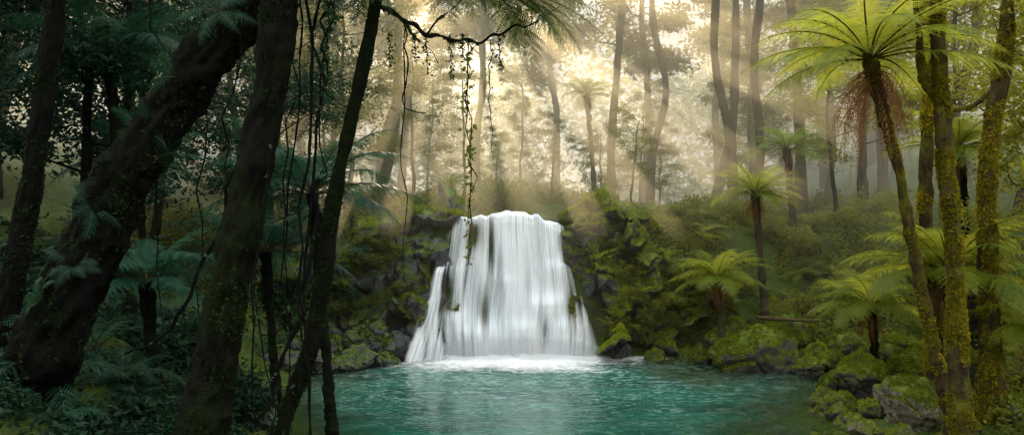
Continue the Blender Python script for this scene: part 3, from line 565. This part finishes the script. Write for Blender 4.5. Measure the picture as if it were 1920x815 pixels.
def hero(label, path, rad, bark, crown=None, branches=(), lobes=.25, amp=.2, n=260, name='rainforest_tree', moss=None, nm=9000, ms=.035, ridge=.22, thr=-.1, bm=1500):
    e = put(name, None, path[0], label=label, cat='tree')
    V, F = tube(path, rad, n, 44, amp, 3.5, path[0][0], lobes, ridge)
    kid('trunk', mesh('trunk', V, [(F, 0)], [bark], True), e)
    if moss:
        a, c = mosscards(V, F, nm, ms, np.random.default_rng(int(abs(path[0][0])*9)), -2, thr, 2.5, -1, .3); kid('moss', mesh('moss', a, [(c, 0)], [moss]), e)
    for (P, rd) in branches:
        V, F = tube(P, rd, 90, 10, .45, 14, P[0][0]); g = Geo(); g.add(V, F, 0)
        if moss and bm:
            a, c = mosscards(V, F, bm, .022, np.random.default_rng(2), -2, -.1, 6, -1, .8); g.add(a, c, 1)
        kid('branch', g.mesh('branch', [bark, moss or bark]), e)
    if crown:
        kid('crown', crownmesh(int(abs(path[0][0])*10), crown[0], crown[1], crown[2], crown[3], crown[4]), e)
    return e
def cc(c, r, n, R):
    d = R.normal(size=(n, 3)); d /= np.linalg.norm(d, axis=1)[:, None]; return np.array(c)+d*np.array(r)*R.uniform(.3, 1, n)[:, None]
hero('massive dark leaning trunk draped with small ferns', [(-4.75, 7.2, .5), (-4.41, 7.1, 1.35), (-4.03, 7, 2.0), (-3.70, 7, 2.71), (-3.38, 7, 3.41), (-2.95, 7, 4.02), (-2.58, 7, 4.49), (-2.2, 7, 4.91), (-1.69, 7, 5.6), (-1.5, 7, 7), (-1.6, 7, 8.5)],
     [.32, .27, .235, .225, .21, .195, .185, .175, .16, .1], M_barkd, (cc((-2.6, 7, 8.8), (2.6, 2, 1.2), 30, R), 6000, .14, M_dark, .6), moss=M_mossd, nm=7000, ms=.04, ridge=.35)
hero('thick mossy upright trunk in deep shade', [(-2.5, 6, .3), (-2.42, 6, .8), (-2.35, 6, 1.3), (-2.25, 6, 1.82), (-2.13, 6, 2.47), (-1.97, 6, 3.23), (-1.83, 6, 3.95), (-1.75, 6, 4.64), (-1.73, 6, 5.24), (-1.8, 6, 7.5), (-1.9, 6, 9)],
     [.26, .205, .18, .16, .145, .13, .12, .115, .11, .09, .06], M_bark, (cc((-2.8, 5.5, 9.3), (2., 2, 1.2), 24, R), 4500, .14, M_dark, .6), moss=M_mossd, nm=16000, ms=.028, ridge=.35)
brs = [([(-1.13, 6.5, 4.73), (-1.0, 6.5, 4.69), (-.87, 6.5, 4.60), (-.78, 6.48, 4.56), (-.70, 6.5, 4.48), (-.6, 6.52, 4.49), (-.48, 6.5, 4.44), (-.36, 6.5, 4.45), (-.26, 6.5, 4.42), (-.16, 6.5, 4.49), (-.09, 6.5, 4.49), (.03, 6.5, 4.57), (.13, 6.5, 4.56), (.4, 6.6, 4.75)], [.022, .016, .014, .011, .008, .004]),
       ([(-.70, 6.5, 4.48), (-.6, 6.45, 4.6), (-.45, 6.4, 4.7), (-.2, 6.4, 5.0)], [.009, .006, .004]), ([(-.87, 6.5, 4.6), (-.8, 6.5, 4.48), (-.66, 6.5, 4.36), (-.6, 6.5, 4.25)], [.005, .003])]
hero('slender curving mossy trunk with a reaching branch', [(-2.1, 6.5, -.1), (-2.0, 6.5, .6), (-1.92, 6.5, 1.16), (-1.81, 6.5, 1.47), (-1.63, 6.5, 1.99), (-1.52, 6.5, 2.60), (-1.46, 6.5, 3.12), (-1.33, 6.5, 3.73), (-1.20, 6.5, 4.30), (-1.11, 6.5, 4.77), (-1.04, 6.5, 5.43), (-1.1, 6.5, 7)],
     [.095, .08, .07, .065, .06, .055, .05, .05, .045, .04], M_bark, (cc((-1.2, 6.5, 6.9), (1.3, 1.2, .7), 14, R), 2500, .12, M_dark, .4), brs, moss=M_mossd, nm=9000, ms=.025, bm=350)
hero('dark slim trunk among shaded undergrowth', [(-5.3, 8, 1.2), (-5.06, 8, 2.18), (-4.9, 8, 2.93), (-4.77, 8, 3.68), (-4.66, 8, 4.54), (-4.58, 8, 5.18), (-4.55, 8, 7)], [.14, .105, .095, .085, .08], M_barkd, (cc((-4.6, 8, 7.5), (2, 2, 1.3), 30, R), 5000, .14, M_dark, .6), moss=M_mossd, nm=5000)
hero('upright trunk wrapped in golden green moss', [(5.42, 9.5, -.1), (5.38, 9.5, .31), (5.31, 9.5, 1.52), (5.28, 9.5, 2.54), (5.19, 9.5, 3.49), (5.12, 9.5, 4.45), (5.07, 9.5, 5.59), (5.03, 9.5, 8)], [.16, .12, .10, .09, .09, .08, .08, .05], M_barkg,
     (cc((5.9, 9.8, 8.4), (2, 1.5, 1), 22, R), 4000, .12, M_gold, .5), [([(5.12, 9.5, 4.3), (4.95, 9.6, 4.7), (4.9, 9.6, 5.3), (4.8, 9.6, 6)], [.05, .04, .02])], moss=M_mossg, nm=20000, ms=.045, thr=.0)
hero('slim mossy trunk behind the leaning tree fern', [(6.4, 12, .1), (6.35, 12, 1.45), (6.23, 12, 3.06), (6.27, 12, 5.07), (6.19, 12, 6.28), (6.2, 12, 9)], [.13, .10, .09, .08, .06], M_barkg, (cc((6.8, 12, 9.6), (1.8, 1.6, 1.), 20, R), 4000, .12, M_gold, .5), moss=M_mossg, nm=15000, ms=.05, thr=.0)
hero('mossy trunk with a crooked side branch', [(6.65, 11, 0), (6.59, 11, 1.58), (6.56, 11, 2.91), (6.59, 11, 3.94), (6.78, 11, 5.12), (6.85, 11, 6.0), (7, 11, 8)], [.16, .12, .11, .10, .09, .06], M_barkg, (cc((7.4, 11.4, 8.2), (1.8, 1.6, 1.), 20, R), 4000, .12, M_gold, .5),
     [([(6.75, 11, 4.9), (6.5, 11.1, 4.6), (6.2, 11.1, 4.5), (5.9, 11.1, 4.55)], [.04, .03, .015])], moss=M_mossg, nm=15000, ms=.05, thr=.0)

# ---- vines
def vine(P, rad, label, leafn=0, mat=M_barkd, lm=M_mid, ls=.05, seed=1, wob=.03, nm='hanging_vine'):
    R = np.random.default_rng(seed); C = catmull(P, 40)
    C[1:-1] += np.stack([np.interp(np.arange(38), np.arange(0, 40, 3), R.normal(0, wob, 14)) for _ in range(3)], -1)*np.array([1, 1, .2])
    g = Geo(); V, F = tube(C, [rad, rad, rad*.6], 120, 6, .3, 20, seed); g.add(V, F, 0)
    if leafn:
        i = R.integers(0, 40, leafn); V, F = leafcards(C[i]+R.normal(0, .015, (leafn, 3)), ls, R, droop=.6, wid=.6); g.add(V, F, 1)
    put(nm, g.mesh('vine', [mat, lm], True), label=label, cat='vine', group='vines hanging from the trees')
vine([(-.36, 6.5, 4.44), (-.35, 6.5, 3.8), (-.34, 6.5, 3.2), (-.35, 6.5, 2.62)], .005, 'thin vine with small green leaves hanging from branch', 90, ls=.055, seed=2, wob=.012)
vine([(-.32, 6.5, 4.44), (-.36, 6.5, 4.0), (-.33, 6.5, 3.4), (-.36, 6.5, 2.95)], .004, 'thin vine with small green leaves hanging from branch', 50, ls=.045, seed=3, wob=.015)
vine([(-.17, 6.5, 4.45), (-.18, 6.5, 4.1), (-.17, 6.5, 3.55)], .004, 'short bare vine hanging from branch', 20, ls=.03, seed=4, wob=.01)
vine([(-.86, 6.5, 4.6), (-.88, 6.5, 4.1), (-.9, 6.5, 3.5), (-.87, 6.5, 3.1), (-.88, 6.5, 2.5)], .005, 'bare twisting vine hanging from branch', 0, seed=5, wob=.012)
vine([(-.9, 6.5, 4.62), (-.85, 6.5, 4.3), (-.9, 6.5, 3.95), (-.82, 6.5, 3.87), (-.7, 6.5, 3.85)], .006, 'curled woody vine ending in a twig', 0, seed=6, wob=.01)
for q, (x, l) in enumerate([(-.7, .32), (-.5, .34), (-.4, .2), (-.8, .2), (-1., .25), (-.1, .3)]):
    vine([(x, 6.5, 4.5), (x, 6.5, 4.5-l*.5), (x+.01, 6.5, 4.48-l)], .004, 'short strand of hanging moss', 70, lm=M_mossd, ls=.028, seed=60+q, wob=.006)
for q, (x, z0, z1, d, lf) in enumerate([(-1.72, 5.2, .9, 6.2, 40), (-1.62, 5.2, .4, 6.4, 0), (-1.85, 5, 1.4, 5.9, 30), (-1.5, 5.3, 3.3, 6.3, 60), (-1.58, 5.3, 1.2, 6.1, 0), (-2.9, 5.2, 1.6, 7.4, 40), (-3.2, 5., 1.8, 7.2, 60), (-1.4, 5.3, 3.9, 6.2, 150), (-2.4, 5.3, 2.6, 6.8, 30), (-2.2, 5.3, 1.2, 6.9, 0), (-1.95, 5.3, 2.1, 6.9, 40)]):
    vine([(x, d, z0), (x+.06, d, z0*.7+z1*.3), (x-.04, d, z0*.35+z1*.65), (x+.03, d, z1)], .012 if lf == 0 else .008, 'dark twisted vine hanging beside mossy trunk', lf, lm=M_dark, ls=.05, seed=20+q, wob=.03)
vine([(-1.5, 6.2, 3.3), (-1.62, 6.2, 2.4), (-1.75, 6.2, 1.9), (-2.0, 6.2, 1.4)], .018, 'thick looping liana around trunk', 20, lm=M_dark, seed=41)
vine([(-2.6, 7.6, 3.6), (-2.9, 7.6, 2.6), (-3.3, 7.6, 1.9), (-3.7, 7.6, 1.7)], .018, 'thick looping liana in the shade', 20, lm=M_dark, seed=42)

def plant(name, me, loc, rot, s, label, cat, grp): put(name, me, loc, rot, s, label=label, cat=cat, group=grp)
for (x, y, z, s) in [(-4.0, 6.8, 2.3, .35), (-3.6, 6.8, 3.1, .38), (-3.2, 6.8, 3.75, .35), (-2.85, 6.8, 4.2, .4), (-2.5, 6.8, 4.75, .4), (-3.75, 6.85, 2.6, .3), (-3.05, 6.85, 3.5, .4)]:
    plant('epiphyte_fern', FN['dark'][int(x*7) % 2], (x, y, z), (1.2, 0, x*5), s, 'small fern growing on the leaning trunk', 'fern', 'ferns growing on the trunks')
M_hf = leafmat('fern_shadowed', (.015, .04, .01), (.03, .07, .014), (.06, .11, .02), .4, (.2, .26, .04), spec=.2, sc_=1.5)  # darker fern green with shadow painted into it
hf = crown_mesh('hanging_fern', 13, .8, (10, -20), (-35, -75), .17, 26, 11, [M_hf, M_stem], 77, (-1.0, 1.2), .2, .006)
plant('epiphyte_fern', hf, (-.2, 6.3, 4.82), (0, 0, 0), 1.2, 'fern with drooping fronds hanging from the branch', 'fern', 'ferns growing on the trunks')
hf2 = crown_mesh('hanging_fern', 12, .7, (-10, -40), (-60, -85), .16, 24, 9, [M_dark, M_stem], 78, (0, 6.2), .2, .006)
plant('epiphyte_fern', hf2, (-1.35, 6.2, 5.0), (0, 0, 0), 1., 'dark fern hanging beside slender trunk', 'fern', 'ferns growing on the trunks')
plant('epiphyte_fern', hf, (-.6, 6.3, 4.95), (0, 0, .6), .8, 'fern with drooping fronds hanging above the branch', 'fern', 'ferns growing on the trunks')

# ------------------------------------------------------------ shrubs & ground ferns
def scatter(n, xr, yr, kinds, sr, fernp=.3, dz=0.):
    for _ in range(n):
        for t in range(20):
            x = R.uniform(*xr); y = R.uniform(*yr)
            if x < float(xL(y))-.25 or x > float(xR(y))+1.6 or (y > 17.9 and (abs(x) > 1.9 or y > 25)): break
        else: continue
        z = gz(x, y)+dz; k = kinds[R.integers(len(kinds))]; s = R.uniform(*sr)
        if R.random() < fernp:
            put('fern', FN[k][R.integers(2)], (x, y, z+.05), (R.normal(0, .15), R.normal(0, .15), R.uniform(0, 6.3)), s*1.25, label={'dark': 'shaded fern with blue green fronds', 'mid': 'green fern on the slope', 'gold': 'sunlit yellow green fern'}[k], cat='fern', group='ferns on the forest floor')
        else:
            put('shrub', SH[k][R.integers(3)], (x, y, z-.1), (0, 0, R.uniform(0, 6.3)), (s, s, s*R.uniform(.7, 1.3)), label={'dark': 'dark leafy shrub in shade', 'mid': 'leafy green shrub on the slope', 'gold': 'leafy shrub catching golden light'}[k], cat='shrub', group='shrubs in the undergrowth')
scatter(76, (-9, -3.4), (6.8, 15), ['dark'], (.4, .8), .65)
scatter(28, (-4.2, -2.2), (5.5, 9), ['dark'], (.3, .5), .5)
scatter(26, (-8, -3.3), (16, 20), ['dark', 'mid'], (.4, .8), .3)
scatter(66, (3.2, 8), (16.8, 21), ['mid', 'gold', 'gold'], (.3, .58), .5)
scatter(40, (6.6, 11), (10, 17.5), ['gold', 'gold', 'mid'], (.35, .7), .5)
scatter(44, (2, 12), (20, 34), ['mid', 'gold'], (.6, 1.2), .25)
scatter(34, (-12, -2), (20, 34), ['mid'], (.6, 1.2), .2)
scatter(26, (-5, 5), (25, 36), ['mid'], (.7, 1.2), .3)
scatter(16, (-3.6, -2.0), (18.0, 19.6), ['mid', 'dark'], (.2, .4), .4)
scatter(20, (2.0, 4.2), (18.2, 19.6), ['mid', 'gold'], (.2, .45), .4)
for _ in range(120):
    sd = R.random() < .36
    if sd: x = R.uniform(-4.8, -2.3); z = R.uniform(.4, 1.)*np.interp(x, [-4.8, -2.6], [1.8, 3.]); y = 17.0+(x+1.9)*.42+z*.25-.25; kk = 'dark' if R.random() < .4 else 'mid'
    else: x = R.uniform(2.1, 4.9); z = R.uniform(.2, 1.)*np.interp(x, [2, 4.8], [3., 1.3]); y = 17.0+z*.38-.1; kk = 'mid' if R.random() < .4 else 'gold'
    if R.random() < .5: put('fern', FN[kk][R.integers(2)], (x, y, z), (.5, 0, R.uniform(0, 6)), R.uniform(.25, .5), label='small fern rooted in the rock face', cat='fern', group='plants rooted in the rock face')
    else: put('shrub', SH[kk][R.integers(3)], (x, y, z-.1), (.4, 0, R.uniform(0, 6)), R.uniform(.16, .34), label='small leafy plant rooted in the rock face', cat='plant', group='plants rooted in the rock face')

# ------------------------------------------------------------ light, sky, mist
w = bpy.data.worlds.new('World'); sc.world = w; w.use_nodes = True; nt = w.node_tree; N = nt.nodes; L = nt.links
sky = N.new('ShaderNodeTexSky'); sky.sky_type = 'NISHITA'; sky.sun_disc = False; sky.sun_elevation = EL; sky.sun_rotation = AZ; sky.dust_density = .6
bg = N['Background']; L.new(sky.outputs[0], bg.inputs[0]); bg.inputs[1].default_value = .05
tc = N.new('ShaderNodeTexCoord'); sp = N.new('ShaderNodeSeparateXYZ'); L.new(tc.outputs['Generated'], sp.inputs[0])
bg2 = N.new('ShaderNodeBackground')   # added fill on top of the sky: dim warm near the ground, bright and cool overhead
L.new(ramp(N, L, sp.outputs['Z'], [(.2, (1., .74, .4)), (.5, (.92, .96, .94))]), bg2.inputs[0])
st = mth(N, L, 'MULTIPLY', ramp(N, L, sp.outputs['Z'], [(.16, .08), (.5, 1.)]), 2.75); L.new(st, bg2.inputs[1])
ad = N.new('ShaderNodeAddShader'); L.new(bg.outputs[0], ad.inputs[0]); L.new(bg2.outputs[0], ad.inputs[1])
L.new(ad.outputs[0], N['World Output'].inputs['Surface'])
ld = bpy.data.lights.new('sun', 'SUN'); ld.energy = 5; ld.angle = math.radians(.5); ld.color = (1, .76, .42)
lo = bpy.data.objects.new('sun', ld); lo.rotation_euler = S.to_track_quat('Z', 'Y').to_euler(); COL.objects.link(lo)

# added glowing shafts along the sun direction, standing in for sunbeams
m, nt, N, L = newmat('glowing_shaft'); v = N.new('ShaderNodeVolumeScatter'); v.inputs['Color'].default_value = (1, .86, .62, 1); v.inputs['Density'].default_value = .015; v.inputs['Anisotropy'].default_value = .66
em = N.new('ShaderNodeEmission'); em.inputs[0].default_value = (1, .72, .38, 1); em.inputs[1].default_value = .085   # own glow that makes the shafts show, in place of sunlight
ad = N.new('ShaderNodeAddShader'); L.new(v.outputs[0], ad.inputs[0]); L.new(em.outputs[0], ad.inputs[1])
o = N.new('ShaderNodeOutputMaterial'); L.new(ad.outputs[0], o.inputs['Volume']); M_shaftglow = m
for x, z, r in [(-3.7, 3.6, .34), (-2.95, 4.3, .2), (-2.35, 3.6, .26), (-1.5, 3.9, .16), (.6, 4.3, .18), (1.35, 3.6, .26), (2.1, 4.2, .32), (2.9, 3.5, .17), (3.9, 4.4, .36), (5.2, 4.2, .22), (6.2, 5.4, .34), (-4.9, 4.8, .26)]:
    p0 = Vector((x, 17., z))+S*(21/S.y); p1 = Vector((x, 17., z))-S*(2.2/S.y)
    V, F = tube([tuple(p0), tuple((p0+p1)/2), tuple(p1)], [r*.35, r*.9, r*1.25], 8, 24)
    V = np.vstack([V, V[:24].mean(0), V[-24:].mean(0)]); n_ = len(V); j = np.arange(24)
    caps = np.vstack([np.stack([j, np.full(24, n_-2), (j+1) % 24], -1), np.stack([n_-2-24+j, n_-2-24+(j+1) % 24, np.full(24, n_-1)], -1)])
    put('glow_shaft', mesh('glow_shaft', V, [(F, 0), (caps, 0)], [M_shaftglow], True), label='added glowing mist shaft slanting along the sun direction', kind='structure', cat='mist', group='added glowing shafts of mist')
m, nt, N, L = newmat('mist'); v = N.new('ShaderNodeVolumeScatter'); v.inputs['Color'].default_value = (1, .84, .58, 1); v.inputs['Density'].default_value = .033; v.inputs['Anisotropy'].default_value = .64
o = N.new('ShaderNodeOutputMaterial'); L.new(v.outputs[0], o.inputs['Volume'])
bx = np.array([(x, y, z) for x in (-24, 30) for y in (15.6, 68) for z in (-.5, 12.5)], float)
put('mist', mesh('mist', bx, [(np.array([[0, 1, 3, 2], [4, 6, 7, 5], [0, 4, 5, 1], [2, 3, 7, 6], [0, 2, 6, 4], [1, 5, 7, 3]]), 0)], [m]), label='warm morning mist hanging through the forest', kind='structure', cat='mist')

cam = bpy.data.cameras.new('camera'); cam.lens = 28; cam.sensor_width = 36; cam.clip_end = 1000
co = bpy.data.objects.new('camera', cam); co.location = (0, 0, 3); co.rotation_euler = (math.radians(90), 0, 0); COL.objects.link(co); sc.camera = co
